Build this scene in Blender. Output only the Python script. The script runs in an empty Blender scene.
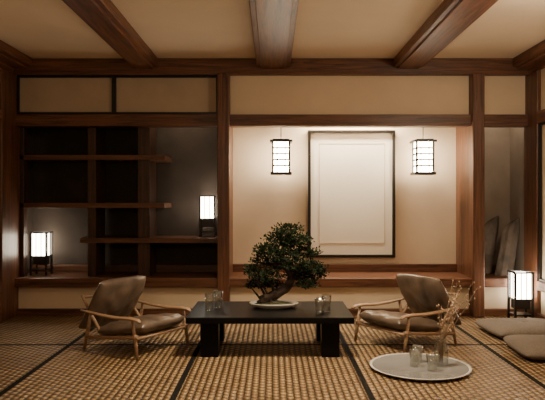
import bpy, bmesh, math, random
from mathutils import Vector, Matrix
random.seed(7)
scn = bpy.context.scene
D = bpy.data

# ------------------------------------------------------------------ materials
def newmat(name):
    m = D.materials.new(name); m.use_nodes = True
    nt = m.node_tree
    return m, nt, nt.nodes["Principled BSDF"]

def plain(name, col, rough=.5, metal=0.0, noise=0.0, nscale=20, bump=0.0, spec=0.5):
    m, nt, b = newmat(name)
    b.inputs['Roughness'].default_value = rough
    b.inputs['Metallic'].default_value = metal
    b.inputs['Specular IOR Level'].default_value = spec
    tc = nt.nodes.new('ShaderNodeTexCoord')
    n = nt.nodes.new('ShaderNodeTexNoise'); n.inputs['Scale'].default_value = nscale
    n.inputs['Detail'].default_value = 5
    nt.links.new(tc.outputs['Object'], n.inputs['Vector'])
    r = nt.nodes.new('ShaderNodeValToRGB')
    k = noise
    r.color_ramp.elements[0].position = .3; r.color_ramp.elements[1].position = .7
    r.color_ramp.elements[0].color = (*[c*(1-k) for c in col], 1)
    r.color_ramp.elements[1].color = (*[min(1, c*(1+k)) for c in col], 1)
    nt.links.new(n.outputs['Fac'], r.inputs['Fac'])
    nt.links.new(r.outputs['Color'], b.inputs['Base Color'])
    if bump:
        bp = nt.nodes.new('ShaderNodeBump'); bp.inputs['Strength'].default_value = bump
        bp.inputs['Distance'].default_value = .01
        nt.links.new(n.outputs['Fac'], bp.inputs['Height'])
        nt.links.new(bp.outputs['Normal'], b.inputs['Normal'])
    return m

def wood(name, axis, dark, light, rough=.42):
    m, nt, b = newmat(name)
    b.inputs['Roughness'].default_value = rough
    tc = nt.nodes.new('ShaderNodeTexCoord')
    mp = nt.nodes.new('ShaderNodeMapping')
    s = [16, 16, 16]; s[axis] = 0.9
    mp.inputs['Scale'].default_value = s
    nt.links.new(tc.outputs['Object'], mp.inputs['Vector'])
    n = nt.nodes.new('ShaderNodeTexNoise'); n.inputs['Scale'].default_value = 1.6
    n.inputs['Detail'].default_value = 7; n.inputs['Distortion'].default_value = 1.3
    n.inputs['Roughness'].default_value = .65
    nt.links.new(mp.outputs['Vector'], n.inputs['Vector'])
    r = nt.nodes.new('ShaderNodeValToRGB')
    r.color_ramp.elements[0].position = .35; r.color_ramp.elements[1].position = .66
    r.color_ramp.elements[0].color = (*dark, 1); r.color_ramp.elements[1].color = (*light, 1)
    nt.links.new(n.outputs['Fac'], r.inputs['Fac'])
    nt.links.new(r.outputs['Color'], b.inputs['Base Color'])
    bp = nt.nodes.new('ShaderNodeBump'); bp.inputs['Strength'].default_value = .25
    bp.inputs['Distance'].default_value = .004
    nt.links.new(n.outputs['Fac'], bp.inputs['Height'])
    nt.links.new(bp.outputs['Normal'], b.inputs['Normal'])
    return m

WD, WL = (.048, .018, .009), (.195, .078, .036)
wood_x = wood('wood_x', 0, WD, WL); wood_y = wood('wood_y', 1, (.050, .018, .009), (.24, .094, .041)); wood_z = wood('wood_z', 2, WD, WL)
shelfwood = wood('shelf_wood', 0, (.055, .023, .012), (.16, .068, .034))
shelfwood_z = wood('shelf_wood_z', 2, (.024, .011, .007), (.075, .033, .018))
chairwood = wood('chair_wood', 0, (.22, .130, .072), (.40, .25, .145), .4)
plaster = plain('plaster', (.74, .60, .43), .9, noise=.04, nscale=3)
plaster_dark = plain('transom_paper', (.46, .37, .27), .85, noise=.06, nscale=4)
ceil_m = plain('ceiling_plaster', (.80, .67, .50), .9, noise=.04, nscale=2)
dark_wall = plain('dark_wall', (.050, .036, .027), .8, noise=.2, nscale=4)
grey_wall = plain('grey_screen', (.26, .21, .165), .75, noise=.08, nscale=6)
black = plain('black_lacquer', (.010, .008, .007), .35, noise=.2)
tableblack = plain('black_table', (.0035, .0032, .0032), .38, noise=.35, nscale=30, bump=.04, spec=.14)
leather = plain('leather', (.125, .088, .062), .30, noise=.34, nscale=9, bump=.35)
cushion_m = plain('cushion_fabric', (.15, .118, .09), .9, noise=.15, nscale=60, bump=.3)
rock_m = plain('rock', (.10, .076, .058), .85, noise=.5, nscale=7, bump=.9)
ceramic = plain('ceramic', (.50, .46, .39), .35, noise=.05)
soil = plain('moss', (.05, .05, .02), .95, noise=.5, nscale=60, bump=.8)
bark = plain('bark', (.040, .024, .015), .85, noise=.5, nscale=25, bump=1)
leaf = plain('leaf', (.010, .019, .006), .7, noise=.5, nscale=25, spec=.2)
leaf2 = plain('leaf_light', (.019, .031, .010), .7, noise=.4, nscale=25, spec=.2)
traymetal = plain('tray_glaze', (.25, .24, .225), .14, noise=.04)
trayrim = plain('tray_rim', (.62, .59, .54), .3, noise=.04)
twig = plain('twig', (.22, .14, .08), .7, noise=.3)
bud = plain('bud', (.42, .29, .18), .8, noise=.3)
border = plain('tatami_border', (.006, .005, .004), .85, noise=.3, nscale=50, spec=.2)
artpaper = plain('art_paper', (.90, .81, .66), .7, noise=.02, nscale=3)
matline = plain('mat_line', (.60, .46, .31), .6)

def emis(name, col, st):
    m, nt, b = newmat(name)
    b.inputs['Base Color'].default_value = (.9, .85, .75, 1)
    b.inputs['Roughness'].default_value = .8
    b.inputs['Emission Color'].default_value = (*col, 1)
    b.inputs['Emission Strength'].default_value = st
    return m
paper_glow = emis('lantern_paper', (1, .84, .62), 38)
paper_glow2 = emis('lantern_paper_low', (1, .87, .68), 22)

def glassmat():
    m, nt, b = newmat('clear_glass')
    nt.nodes.remove(b)
    out = nt.nodes['Material Output']
    tr = nt.nodes.new('ShaderNodeBsdfTransparent'); tr.inputs[0].default_value = (.90, .91, .89, 1)
    gl = nt.nodes.new('ShaderNodeBsdfGlossy'); gl.inputs['Roughness'].default_value = .06
    lw = nt.nodes.new('ShaderNodeLayerWeight'); lw.inputs[0].default_value = .35
    mr = nt.nodes.new('ShaderNodeMapRange'); mr.inputs[3].default_value = .08; mr.inputs[4].default_value = .8
    mx = nt.nodes.new('ShaderNodeMixShader')
    nt.links.new(lw.outputs['Facing'], mr.inputs[0]); nt.links.new(mr.outputs[0], mx.inputs[0])
    nt.links.new(tr.outputs[0], mx.inputs[1]); nt.links.new(gl.outputs[0], mx.inputs[2])
    nt.links.new(mx.outputs[0], out.inputs[0])
    return m
glass = glassmat()

def tatami():
    m, nt, b = newmat('tatami_weave')
    b.inputs['Roughness'].default_value = .42
    N, L = nt.nodes, nt.links
    tc = N.new('ShaderNodeTexCoord'); sp = N.new('ShaderNodeSeparateXYZ')
    L.new(tc.outputs['Object'], sp.inputs[0])
    def M(op, a, b2=None):
        n = N.new('ShaderNodeMath'); n.operation = op
        for i, v in enumerate((a, b2)):
            if v is None: continue
            if isinstance(v, (int, float)): n.inputs[i].default_value = v
            else: L.new(v, n.inputs[i])
        return n.outputs[0]
    u = M('DIVIDE', sp.outputs[0], .046)
    fu = M('FLOOR', u)
    par = M('MULTIPLY', M('FLOORED_MODULO', fu, 2.0), .5)
    v = M('ADD', M('DIVIDE', sp.outputs[1], .062), par)
    su = M('SINE', M('MULTIPLY', M('FRACT', u), math.pi))
    sv = M('SINE', M('MULTIPLY', M('FRACT', v), math.pi))
    h = M('POWER', M('MULTIPLY', su, sv), .85)
    no = N.new('ShaderNodeTexNoise'); no.inputs['Scale'].default_value = 5; no.inputs['Detail'].default_value = 6
    L.new(tc.outputs['Object'], no.inputs['Vector'])
    r = N.new('ShaderNodeValToRGB')
    r.color_ramp.elements[0].position = .3; r.color_ramp.elements[1].position = .7
    r.color_ramp.elements[0].color = (.34, .20, .082, 1); r.color_ramp.elements[1].color = (.57, .365, .165, 1)
    L.new(no.outputs['Fac'], r.inputs['Fac'])
    mx = N.new('ShaderNodeMix'); mx.data_type = 'RGBA'
    mx.inputs[6].default_value = (.036, .019, .009, 1)  # darker straw gaps, with shade added into the colour for contrast
    L.new(h, mx.inputs[0]); L.new(r.outputs['Color'], mx.inputs[7])
    L.new(mx.outputs[2], b.inputs['Base Color'])
    bp = N.new('ShaderNodeBump'); bp.inputs['Strength'].default_value = 1; bp.inputs['Distance'].default_value = .024
    L.new(h, bp.inputs['Height']); L.new(bp.outputs['Normal'], b.inputs['Normal'])
    return m
tatami_m = tatami()

# ------------------------------------------------------------------ builder
class B:
    def __init__(s):
        s.bm = bmesh.new(); s.mats = []
    def mi(s, m):
        if m not in s.mats: s.mats.append(m)
        return s.mats.index(m)
    def box(s, x0, x1, y0, y1, z0, z1, m, M=None):
        i = s.mi(m)
        vs = [s.bm.verts.new(Vector((x, y, z)) if M is None else M @ Vector((x, y, z)))
              for x in (x0, x1) for y in (y0, y1) for z in (z0, z1)]
        for f in ((0,1,3,2),(4,6,7,5),(0,4,5,1),(2,3,7,6),(0,2,6,4),(1,5,7,3)):
            fc = s.bm.faces.new([vs[k] for k in f]); fc.material_index = i
    def tube(s, pts, rad, m, n=8, flat=1.0, cap=True):
        i = s.mi(m); pts = [Vector(p) for p in pts]
        if isinstance(rad, (int, float)): rad = [rad]*len(pts)
        rings = []; up = None
        for k, p in enumerate(pts):
            t = (pts[min(k+1, len(pts)-1)] - pts[max(k-1, 0)]).normalized()
            if up is None:
                up = Vector((0, 0, 1)) if abs(t.z) < .9 else Vector((1, 0, 0))
            a = t.cross(up).normalized(); bb = a.cross(t).normalized(); up = bb
            rings.append([s.bm.verts.new(p + a*math.cos(2*math.pi*j/n)*rad[k] + bb*math.sin(2*math.pi*j/n)*rad[k]*flat) for j in range(n)])
        for r0, r1 in zip(rings, rings[1:]):
            for j in range(n):
                f = s.bm.faces.new((r0[j], r0[(j+1) % n], r1[(j+1) % n], r1[j])); f.material_index = i; f.smooth = True
        if cap:
            for r in (rings[0], rings[-1]):
                f = s.bm.faces.new(r); f.material_index = i
    def lathe(s, prof, m, c=(0, 0, 0), n=32, sx=1, sy=1, closed=False):
        i = s.mi(m); c = Vector(c); rings = []
        for r, z in prof:
            if r < 1e-5: rings.append([s.bm.verts.new(c + Vector((0, 0, z)))])
            else: rings.append([s.bm.verts.new(c + Vector((math.cos(2*math.pi*j/n)*r*sx, math.sin(2*math.pi*j/n)*r*sy, z))) for j in range(n)])
        for r0, r1 in zip(rings, rings[1:]):
            for j in range(n):
                k = (j+1) % n
                if len(r0) == 1: vs = (r0[0], r1[j], r1[k])
                elif len(r1) == 1: vs = (r0[j], r0[k], r1[0])
                else: vs = (r0[j], r0[k], r1[k], r1[j])
                f = s.bm.faces.new(vs); f.material_index = i; f.smooth = True
    def pillow(s, w, d, t, m, M, p=6, n=32, tufts=(), wrinkle=0.0, ribs=0, bend=0.0):
        i = s.mi(m); g = {}
        ph = random.random()*9
        for side in (1, -1):
            for a in range(n+1):
                for b2 in range(n+1):
                    x = math.sin((a/n-.5)*math.pi); y = math.sin((b2/n-.5)*math.pi)
                    e = max(0, (1-abs(x)**p))**.5 * max(0, (1-abs(y)**p))**.5
                    cr = (1-.06*(abs(x)*abs(y))**3)
                    z = t*.5*e*(.72+.28*(1-x*x)*(1-y*y))
                    for (tx, ty) in tufts:
                        q = ((x-tx)*w)**2+((y-ty)*d)**2
                        z -= t*.2*math.exp(-q/.0022)
                    z += wrinkle*e*math.sin(9*x+3*math.sin(4*y+ph))*.5
                    if ribs: z -= .018*e*(1-abs(math.sin((y+1)*ribs*math.pi/2)))**3
                    g[side, a, b2] = s.bm.verts.new(M @ Vector((x*w*.5*cr, y*d*.5*cr, side*z + bend*(x*x))))
        for side in (1, -1):
            for a in range(n):
                for b2 in range(n):
                    vs = [g[side, a, b2], g[side, a+1, b2], g[side, a+1, b2+1], g[side, a, b2+1]]
                    if side == -1: vs.reverse()
                    f = s.bm.faces.new(vs); f.material_index = i; f.smooth = True
    def done(s, name, loc=(0, 0, 0), rot=0, bevel=0, parent=None, doubles=True, recalc=True, scale=1.0):
        if doubles: bmesh.ops.remove_doubles(s.bm, verts=s.bm.verts, dist=1e-5)
        if recalc: bmesh.ops.recalc_face_normals(s.bm, faces=s.bm.faces)
        if scale != 1.0: bmesh.ops.scale(s.bm, vec=(scale,)*3, verts=s.bm.verts)
        me = D.meshes.new(name); s.bm.to_mesh(me); s.bm.free()
        for m in s.mats: me.materials.append(m)
        o = D.objects.new(name, me); scn.collection.objects.link(o)
        o.location = loc; o.rotation_euler = (0, 0, rot)
        if bevel:
            md = o.modifiers.new('bevel', 'BEVEL'); md.width = bevel; md.segments = 2; md.limit_method = 'ANGLE'; md.angle_limit = .9
        if parent: o.parent = parent
        return o

# ------------------------------------------------------------------ room shell
XL, XR = -2.82, 2.80
YB, YR = 6.78, 7.28      # rear wall plane, recess back plane
Y0 = -1.2
ZC = 2.78
ZL, ZH = .415, 2.055     # ledge top, lintel underside

# floor : tatami mats with cloth borders
b = B()
b.box(XL-.15, XR+.15, Y0, 6.80, -.12, -.012, border)
xs = [XL, -1.76, -.63, .63, 1.83, XR]; ys = [Y0, .57, 2.97, 5.37, 6.78]
for x0, x1 in zip(xs, xs[1:]):
    for y0, y1 in zip(ys, ys[1:]):
        b.box(x0+.020, x1-.020, y0+.004, y1-.004, -.012, 0, tatami_m)
        b.box(x0+.001, x0+.020, y0+.004, y1-.004, -.012, .001, border)
        b.box(x1-.020, x1-.001, y0+.004, y1-.004, -.012, .001, border)
        b.box(x0+.020, x1-.020, y0+.004, y0+.030, -.0119, .0012, border)
b.done('floor', doubles=False)

b = B(); b.box(XL-.15, XR+.15, Y0, YB+.05, ZC, ZC+.1, ceil_m); b.done('ceiling')

# back wall : band above lintel, band beneath ledge, recess backs / floors / tops
b = B()
b.box(XL-.15, XR+.15, YB-.02, YB+.06, 2.10, ZC, plaster)
b.box(XL-.15, XR+.15, YB-.02, YB+.06, 0, .38, plaster)
b.box(-.50, 2.20, YR, YR+.1, .3, 2.5, plaster)
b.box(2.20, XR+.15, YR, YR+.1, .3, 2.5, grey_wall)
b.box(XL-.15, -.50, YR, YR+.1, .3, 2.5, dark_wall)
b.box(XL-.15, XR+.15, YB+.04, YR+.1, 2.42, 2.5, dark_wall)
b.done('wall_back')

b = B()
b.box(XL-.15, XL, Y0, YR+.1, 0, ZC, plaster)
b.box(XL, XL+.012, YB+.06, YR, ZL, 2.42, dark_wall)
b.done('wall_left')
b = B()
b.box(XR, XR+.15, Y0, YR+.1, 0, ZC, plaster)
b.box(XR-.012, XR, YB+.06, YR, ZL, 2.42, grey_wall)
b.done('wall_right')
b = B(); b.box(XL-.15, XR+.15, Y0-.1, Y0, 0, ZC, plaster); b.done('wall_front')

# partitions between recesses
b = B()
b.box(-.58, -.465, YB+.02, YR, ZL, 2.42, wood_z)
b.box(2.155, 2.255, YB+.02, YR, ZL, 2.42, wood_z)
b.done('wall_partition')

# timber trim
b = B(); b.box(XL, XR, 6.66, YB+.0, 2.613, ZC, wood_x); b.box(XL, XR, 6.64, 6.67, 2.60, 2.63, wood_x)
b.done('trim_1', bevel=.006)
b = B(); b.box(XL, XR, 6.68, YB+.06, 2.055, 2.180, wood_x); b.done('trim_2', bevel=.006)
b = B(); b.box(XL, XR, 6.66, YR, .318, ZL, wood_x); b.done('trim_3', bevel=.008)
b = B(); b.box(XL, XR, 6.72, YB, 0, .075, wood_x); b.done('baseboard_back', bevel=.004)
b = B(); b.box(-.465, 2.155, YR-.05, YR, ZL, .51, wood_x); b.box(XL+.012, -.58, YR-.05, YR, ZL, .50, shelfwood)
b.box(2.255, XR-.012, YR-.04, YR, ZL, .50, wood_x); b.done('trim_4', bevel=.005)

def pillar(x0, x1, y0, y1, z0=0, z1=2.613):
    b = B(); b.box(x0, x1, y0, y1, z0, z1, wood_z); return b.done('wooden_pillar', bevel=.01)
pillar(-.590, -.460, 6.62, 6.80); pillar(2.140, 2.268, 6.62, 6.80)
pillar(XL, XL+.05, 6.35, 6.80); pillar(XR-.045, XR, 6.46, 6.80)
for sgn, X, nm in ((1, XL, 'left'), (-1, XR, 'right')):
    b = B()
    a, c = sorted((X, X+sgn*.05))
    yy = 6.35 if sgn == 1 else 6.46
    b.box(a, c, Y0, yy, 2.055, 2.18, wood_y); b.box(a, c, Y0, 6.66, 2.613, ZC, wood_y)
    b.box(a, c, Y0, yy, .318, .415, wood_y); b.box(a, c, Y0, yy, 0, .075, wood_y)
    for k in range(5):
        y1 = yy-.0-k*1.4
        b.box(a, c, y1-1.4-.05, y1-1.4+.05, 0, 2.613, wood_z)
    b.done('trim_side_'+nm, bevel=.005)
    b = B()
    a, c = sorted((X+sgn*.002, X+sgn*.03))
    for k in range(4):
        y1 = yy-k*1.4
        b.box(a, c, y1-.025, y1, .415, 2.055, black); b.box(a, c, y1-1.35, y1-1.325, .415, 2.055, black)
        b.box(a, c, y1-1.325, y1-.025, 2.03, 2.055, black); b.box(a, c, y1-1.325, y1-.025, .415, .44, black)
    b.done('window_frame_'+nm)

# ceiling beams
for x0, x1 in ((-2.82, -2.58), (-1.51, -1.23), (-.17, .19), (1.30, 1.62), (2.58, 2.80)):
    b = B()
    b.box(x0, x1, Y0, 6.66, 2.685, ZC, wood_y)
    b.box(x0+.045, x1-.045, Y0, 6.66, 2.665, 2.69, wood_y)
    b.done('ceiling_beam', bevel=.006)

# transom sliding panels
b = B()
z0, z1 = 2.18, 2.613
xa, xm, xb = XL+.05, -1.72, -.59
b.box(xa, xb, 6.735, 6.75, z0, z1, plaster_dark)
for (p, q) in ((xa, xm), (xm, xb)):
    b.box(p, q, 6.715, 6.735, z0, z0+.03, black); b.box(p, q, 6.715, 6.735, z1-.03, z1, black)
    b.box(p, p+.025, 6.71, 6.735, z0+.03, z1-.03, black); b.box(q-.022, q, 6.71, 6.735, z0+.03, z1-.03, black)
b.box(xa, xb, 6.75, 6.762, z0, z1, black)
b.done('window_1')

# shelving in left recess
b = B()
xl = XL+.012
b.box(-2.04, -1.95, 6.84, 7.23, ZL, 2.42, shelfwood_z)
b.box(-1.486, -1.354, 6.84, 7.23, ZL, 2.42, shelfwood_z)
b.box(xl, -1.183, 6.80, 7.28, 1.697, 1.752, shelfwood)
b.box(xl, -1.183, 6.80, 7.28, 1.169, 1.224, shelfwood)
b.box(-2.118, -.58, 6.80, 7.28, .784, .839, shelfwood)
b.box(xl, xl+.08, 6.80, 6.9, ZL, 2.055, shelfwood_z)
b.done('wall_shelf', bevel=.004)

# framed picture
b = B()
x0, x1, z0, z1 = .415, 1.433, .585, 2.072
b.box(x0+.02, x1-.02, YR-.02, YR, z0+.02, z1-.02, artpaper)
t = .032
b.box(x0, x1, YR-.05, YR, z0, z0+t, black); b.box(x0, x1, YR-.05, YR, z1-t, z1, black)
b.box(x0, x0+t, YR-.05, YR, z0+t, z1-t, black); b.box(x1-t, x1, YR-.05, YR, z0+t, z1-t, black)
x0, x1, z0, z1 = .545, 1.315, .75, 1.92; t = .006
for (p, q, r_, s_) in ((x0, x1, z0, z0+t), (x0, x1, z1-t, z1), (x0, x0+t, z0+t, z1-t), (x1-t, x1, z0+t, z1-t)):
    b.box(p, q, YR-.023, YR-.02, r_, s_, matline)
b.done('picture_frame')

# hanging lanterns
def hanging(x, y):
    b = B(); w = .085; z0, z1 = -.20, .20
    b.box(-w, w, -w, w, z0+.035, z1-.035, paper_glow)
    b.box(-.125, .125, -.125, .125, z1-.035, z1-.012, black)
    b.box(-.095, .095, -.095, .095, z1-.012, z1, black)
    b.box(-.118, .118, -.118, .118, z0, z0+.03, black)
    for sx in (-1, 1):
        for sy in (-1, 1):
            b.box(sx*.092-.010, sx*.092+.010, sy*.092-.010, sy*.092+.010, z0+.03, z1-.035, black)
    for k in range(1, 5):
        z = z0+.035+k*(.33/5)
        for sg in (-1, 1):
            b.box(-.093, .093, sg*.090-.006, sg*.090+.006, z-.009, z+.009, black)
            b.box(sg*.090-.006, sg*.090+.006, -.093, .093, z-.009, z+.009, black)
    for sx in (-.045, .045):
        for sg in (-1, 1):
            b.box(sx-.004, sx+.004, sg*.090-.004, sg*.090+.004, z0+.03, z1-.035, black)
    b.tube([(0, 0, z1), (0, 0, 2.42-1.74)], .005, black, 6)
    b.tube([(0, 0, 2.42-1.74-.02), (0, 0, 2.42-1.74)], .03, black, 12)
    return b.done('hanging_lantern', (x, y, 1.74))
hanging(.096, 7.0); hanging(1.70, 7.0)

# standing lanterns
def standing(x, y, z, s=1.0, rot=0):
    b = B(); w = .085*s; H = .48*s
    zs = .215*s
    b.box(-w*.86, w*.86, -w*.86, w*.86, zs, H-.012*s, paper_glow2)
    for sx in (-1, 1):
        for sy in (-1, 1):
            b.box(sx*w-.010*s, sx*w+.010*s, sy*w-.010*s, sy*w+.010*s, 0, H, black)
    for zz in (zs-.012*s, H-.014*s):
        for sg in (-1, 1):
            b.box(-w, w, sg*w-.007*s, sg*w+.007*s, zz, zz+.016*s, black)
            b.box(sg*w-.007*s, sg*w+.007*s, -w, w, zz, zz+.016*s, black)
    for sg in (-1, 1):
        for o_ in (-.028, .028):
            b.box(o_-.004, o_+.004, sg*w-.004, sg*w+.004, zs, H-.014*s, black)
            b.box(sg*w-.004, sg*w+.004, o_-.004, o_+.004, zs, H-.014*s, black)
    b.box(-w, w, -w, w, .05*s, .065*s, black)
    b.box(-w*.8, w*.8, -w*.8, w*.8, zs-.10*s, zs, black)
    return b.done('paper_lantern', (x, y, z), rot)
standing(-2.61, 7.0, ZL+.001); standing(-.735, 7.05, .840, .97); standing(2.60, 6.50, 0, 1.06)

# ------------------------------------------------------------------ low table
b = B()
zt = .327
b.box(-.668, .668, 0, .80, zt-.050, zt, tableblack)
for sx in (-1, 1):
    for y0 in (.05, .61):
        xx = sx*.485
        b.box(xx-.072, xx+.072, y0, y0+.14, 0, zt-.050, tableblack)
    b.box(sx*.485-.03, sx*.485+.03, .19, .61, zt-.11, zt-.05, tableblack)
b.box(-.413, .413, .62, .66, zt-.11, zt-.05, tableblack)
b.done('coffee_table', (-.02, 4.90, 0), bevel=.006)

# ------------------------------------------------------------------ bonsai
def bonsai():
    b = B(); R = random.Random(11)
    b.lathe([(0, 0), (.62, 0), (.80, .008), (1.0, .038), (.985, .044), (.92, .040), (.85, .03), (0, .03)],
            ceramic, n=40, sx=.215, sy=.14)
    b.lathe([(.80, .030), (.6, .042), (.3, .056), (0, .062)], soil, n=30, sx=.215, sy=.14)
    k = .0087
    def P(px, py, y=0): return Vector(((px-274)*k, y, (304-py)*k))
    tr = [P(262, 298, -.0), P(268, 295, 0), P(278, 290, .01), P(288, 283, .02), P(291, 273, .01), P(285, 262, -.01), P(281, 252, 0), P(285, 242, .02), P(287, 231, .0)]
    def cat(pts, m=5):
        o = []
        q = [pts[0]]+pts+[pts[-1]]
        for i in range(1, len(q)-2):
            for j in range(m):
                t = j/m
                o.append(.5*((2*q[i])+(q[i+1]-q[i-1])*t+(2*q[i-1]-5*q[i]+4*q[i+1]-q[i+2])*t*t+(3*q[i]-q[i-1]-3*q[i+1]+q[i+2])*t**3))
        o.append(pts[-1]); return o
    tp = cat(tr); n = len(tp)
    b.tube(tp, [.045*(1-i/n)**.75+.006+R.uniform(-.002, .002) for i in range(n)], bark, 12)
    for a in (-2.8, -1.2, -.4, .6, 2.2, 3.4):
        s0 = P(270, 294); e = Vector((P(268, 298).x+.10*math.cos(a), .07*math.sin(a), .045))
        b.tube(cat([s0, (s0+e)/2, e], 3), [.02]*3+[.014]*3+[.006], bark, 8)
    pads = [(287, 227, 0, 14, 6), (277, 236, .04, 13, 6), (298, 237, -.04, 14, 6), (288, 241, .07, 14, 6),
            (268, 247, -.03, 15, 6), (305, 250, .05, 15, 6), (284, 252, -.08, 15, 7), (262, 258, .06, 12, 6),
            (278, 263, .09, 14, 6), (296, 261, -.09, 14, 6), (311, 264, -.03, 13, 6), (257, 269, -.04, 12, 6), (270, 272, -.10, 13, 6),
            (299, 273, .08, 15, 6), (316, 273, .05, 10, 5), (306, 280, -.07, 11, 4), (259, 281, .04, 12, 5), (272, 283, .08, 11, 4),
            (321, 268, 0, 6, 4), (251, 266, 0, 6, 4), (250, 283, 0, 5, 3)]
    for (px, py, y, rx, rz) in pads:
        c = P(px, py, y)
        ti = min(range(n), key=lambda i: (tp[i]-c).length + (0.12 if tp[i].z > c.z else 0))
        s0 = tp[ti]; mid = (s0+c)/2+Vector((R.uniform(-.02, .02), R.uniform(-.02, .02), -.012))
        b.tube(cat([s0, mid, c], 3), [.012, .011, .010, .009, .007, .005, .004], bark, 6)
        A = rx*k*.95; C = rz*k*1.1; nl = int(650*(rx/15)**2)
        for q in range(nl):
            v = Vector((R.gauss(0, 1), R.gauss(0, 1), R.gauss(0, 1))).normalized()
            rr = R.uniform(.35, 1.14)
            lump = 1+.25*math.sin(5*v.x+px)*math.sin(5*v.y+py)
            p = c+Vector((v.x*A*rr*lump, v.y*A*rr*lump, v.z*C*rr*lump if v.z > 0 else v.z*C*.55*rr))
            d = (v+Vector((R.uniform(-.9, .9), R.uniform(-.9, .9), R.uniform(-.2, 1.0)))).normalized()
            sd = d.cross(Vector((R.uniform(-1, 1), R.uniform(-1, 1), R.uniform(-1, 1)))).normalized()
            l = R.uniform(.015, .029); w = l*.33
            i = b.mi(leaf if R.random() < .75 else leaf2)
            f = b.bm.faces.new([b.bm.verts.new(p), b.bm.verts.new(p+d*l*.5+sd*w), b.bm.verts.new(p+d*l), b.bm.verts.new(p+d*l*.5-sd*w)])
            f.material_index = i
    return b.done('bonsai_tree', (.013, 5.37, zt+.0005), doubles=False, recalc=False)
bonsai()

# ------------------------------------------------------------------ chairs
def chair(x, y, rot):
    b = B()
    T = Matrix.Translation
    M = T((.045, 0, .222)) @ Matrix.Rotation(math.radians(-10), 4, 'Y')
    b.pillow(.62, .60, .16, leather, M, p=8, wrinkle=.007, ribs=3)
    M = T((-.320, 0, .395)) @ Matrix.Rotation(math.radians(-56), 4, 'Y')
    b.pillow(.58, .62, .15, leather, M, p=8, wrinkle=.008, ribs=3, bend=.02)
    for s in (-1, 1):
        Y = s*.335
        b.tube([(.33, Y, 0), (.30, Y, .18), (.27, Y, .335)], [.013, .018, .014], chairwood, 10)
        b.tube([(-.36, Y, 0), (-.31, Y, .18), (-.27, Y, .35)], [.013, .018, .014], chairwood, 10)
        b.tube([(-.40, Y, .365), (-.30, Y, .36), (-.12, Y, .345), (.08, Y, .340), (.24, Y, .350), (.33, Y, .347), (.37, Y, .328)],
               [.016, .022, .027, .030, .030, .025, .014], chairwood, 12, flat=.5)
        b.tube([(.335, Y, .20), (.0, Y, .155), (-.34, Y, .12)], .016, chairwood, 10)
        b.tube([(-.17, s*.27, .12), (-.36, s*.27, .35), (-.47, s*.27, .49)], [.016, .015, .012], chairwood, 10)
    for (px, pz) in ((.30, .175), (-.20, .125), (-.38, .36), (-.46, .47)):
        w_ = .335 if pz < .3 else .27
        b.tube([(px, -w_, pz), (px, w_, pz)], .013, chairwood, 10)
    for k in range(5):
        xx = -.18+k*.105; zz = .128+(xx+.25)*.10
        b.box(xx-.02, xx+.02, -.325, .325, zz, zz+.008, chairwood)
    return b.done('lounge_chair', (x, y, 0), rot, scale=.90)
chair(-1.145, 5.28, math.radians(-33))
chair(1.15, 5.43, math.radians(180+33))

# ------------------------------------------------------------------ glassware
def cup(name, x, y, z, r, h, waist=1.0):
    b = B(); t = .0035
    b.lathe([(0, 0), (r*.8, 0), (r*.86, .004), (r*waist, h*.4), (r, h), (r-t, h), (r*waist-t, h*.4), (r*.82-t, .010), (0, .010)], glass, n=28)
    return b.done(name, (x, y, z))
zg = zt+.001
cup('drinking_glass', -.530, 5.22, zg, .042, .145, .85); cup('drinking_glass', -.465, 5.33, zg, .042, .15, .85)
cup('drinking_glass', .385, 5.05, zg, .042, .13, .85); cup('drinking_glass', .450, 5.17, zg, .042, .135, .85)

TX, TY = 1.095, 4.61
b = B()
b.lathe([(0, 0), (.29, 0), (.33, .004), (.355, .020)], trayrim, n=64)
b.lathe([(.355, .020), (.370, .024), (.367, .029), (.350, .025)], trayrim, n=64)
b.lathe([(.350, .025), (.325, .010), (0, .010)], traymetal, n=64)
b.done('round_tray', (TX, TY, 0.001))
zy = .0125
cup('drinking_glass', TX-.03, TY+.03, zy, .042, .125, .85)
cup('drinking_glass', TX+.07, TY-.08, zy, .042, .115, .85)
cup('drinking_glass', TX+.02, TY+.16, zy, .042, .125, .85)
def vase():
    b = B(); R = random.Random(5)
    b.lathe([(0, 0), (.045, 0), (.052, .01), (.058, .08), (.05, .14), (.036, .18), (.042, .21), (.038, .21), (.032, .18), (.046, .14), (.054, .08), (.047, .014), (0, .014)], glass, n=32)
    for k in range(12):
        tx = R.uniform(-.05, .26); ty = R.uniform(-.15, .15); H = R.uniform(.42, .66)
        p = [Vector((R.uniform(-.015, .015), R.uniform(-.015, .015), .02)), Vector((tx*.18, ty*.15, .2)), Vector((tx*.55, ty*.6, H*.65)), Vector((tx, ty, H))]
        p[1].x = max(-.02, min(.02, p[1].x)); p[1].y = max(-.02, min(.02, p[1].y))
        b.tube(p, [.003, .0028, .0022, .0012], twig, 5)
        for j in range(6):
            q = p[2].lerp(p[3], j/5)+Vector((R.uniform(-.025, .025), R.uniform(-.02, .02), R.uniform(-.01, .015)))
            b.tube([p[2].lerp(p[3], max(0, j/5-.1)), q], .001, twig, 4)
            b.lathe([(0, -.007), (.006, 0), (.005, .006), (0, .012)], bud, c=q, n=6)
    return b.done('flower_vase', (TX+.17, TY+.05, zy), doubles=False)
vase()

# ------------------------------------------------------------------ floor cushions
def zab(x, y, rot, w=.66):
    b = B()
    b.pillow(w, .66, .12, cushion_m, Matrix.Translation((0, 0, .055)), p=8, tufts=((0, 0),), wrinkle=.003)
    return b.done('floor_cushion', (x, y, 0), rot)
zab(2.36, 5.82, math.radians(3), .74); zab(2.33, 5.06, math.radians(-4), .74)

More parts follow.
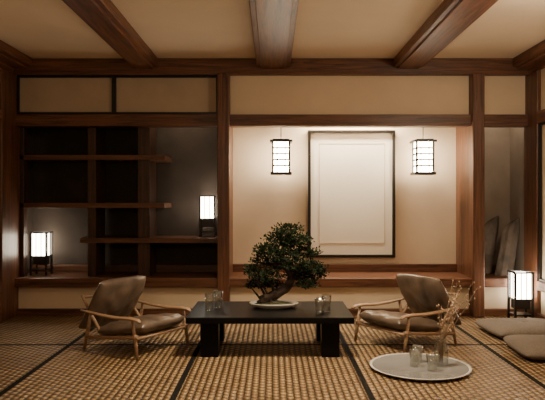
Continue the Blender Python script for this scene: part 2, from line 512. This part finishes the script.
# ------------------------------------------------------------------ rocks
def rock(x, y, h, w, lean, seed):
    b = B(); R = random.Random(seed); n = 12
    rings = []
    i = b.mi(rock_m)
    off = [R.uniform(.85, 1.15) for _ in range(n)]
    for k in range(9):
        t = k/8
        rad = w*(1-.25*t**2.2)*(1+R.uniform(-.05, .05))
        rings.append([b.bm.verts.new(Vector((lean*t*h+math.cos(2*math.pi*j/n)*rad*off[j]*R.uniform(.95, 1.05), math.sin(2*math.pi*j/n)*rad*.6*off[j], h*t*(1 if k < 8 else 1+.08*math.cos(2*math.pi*j/n))))) for j in range(n)])
    for r0, r1 in zip(rings, rings[1:]):
        for j in range(n):
            f = b.bm.faces.new((r0[j], r0[(j+1) % n], r1[(j+1) % n], r1[j])); f.material_index = i
    for r in (rings[0], rings[-1]): b.bm.faces.new(r).material_index = i
    return b.done('decorative_rock', (x, y, ZL), bevel=.012)
rock(2.41, 7.12, .62, .115, .18, 3); rock(2.59, 6.93, .60, .10, .16, 9)

# ------------------------------------------------------------------ lights
def area(name, loc, rot, sx, sy, p, col):
    l = D.lights.new(name, 'AREA'); l.shape = 'RECTANGLE'; l.size = sx; l.size_y = sy; l.energy = p; l.color = col
    o = D.objects.new(name, l); scn.collection.objects.link(o); o.location = loc; o.rotation_euler = rot
    return o
def point(name, loc, p, r, col):
    l = D.lights.new(name, 'POINT'); l.energy = p; l.shadow_soft_size = r; l.color = col
    o = D.objects.new(name, l); scn.collection.objects.link(o); o.location = loc
def spot(name, loc, rot, p, ang, col, r=.08):
    l = D.lights.new(name, 'SPOT'); l.energy = p; l.shadow_soft_size = r; l.color = col
    l.spot_size = math.radians(ang); l.spot_blend = 1
    o = D.objects.new(name, l); scn.collection.objects.link(o); o.location = loc; o.rotation_euler = rot
warm = (1, .80, .57)
area('alcove_downlight', (.92, 7.12, 2.40), (0, 0, 0), .95, .10, 78, (1, .84, .62))
area('niche_fill', (2.5, 7.0, 2.40), (0, 0, 0), .3, .2, 3, (1, .82, .60))  # added fill, no fixture; brightens the rocks and grey recess wall
area('shelf_area', (-1.0, 6.98, 2.40), (0, 0, 0), .4, .2, 3, (1, .82, .60))  # small area light below the recess top, facing down
spot('overhead_fill_spot', (.2, 4.3, 2.62), (math.radians(6), 0, 0), 440, 104, (1, .82, .58))  # added unseen spot above the frame; brightens mid floor, corners fall off
point('ceiling_fill_right', (2.1, 3.9, 2.35), 58, .12, warm)  # added fill out of view, no pendant; brightens ceiling and right side
point('room_fill', (-.6, 1.8, 1.8), 40, .25, warm)  # added soft fill for the whole room, no bulb modelled
w = D.worlds.new('World'); scn.world = w; w.use_nodes = True
w.node_tree.nodes['Background'].inputs[0].default_value = (.5, .4, .3, 1)
w.node_tree.nodes['Background'].inputs[1].default_value = .1

# ------------------------------------------------------------------ camera
cam = D.cameras.new('camera'); co = D.objects.new('camera', cam); scn.collection.objects.link(co)
co.location = (0, 0, 1.257); co.rotation_euler = (math.radians(90), 0, 0)
cam.sensor_width = 36; cam.lens = 40.95
scn.camera = co
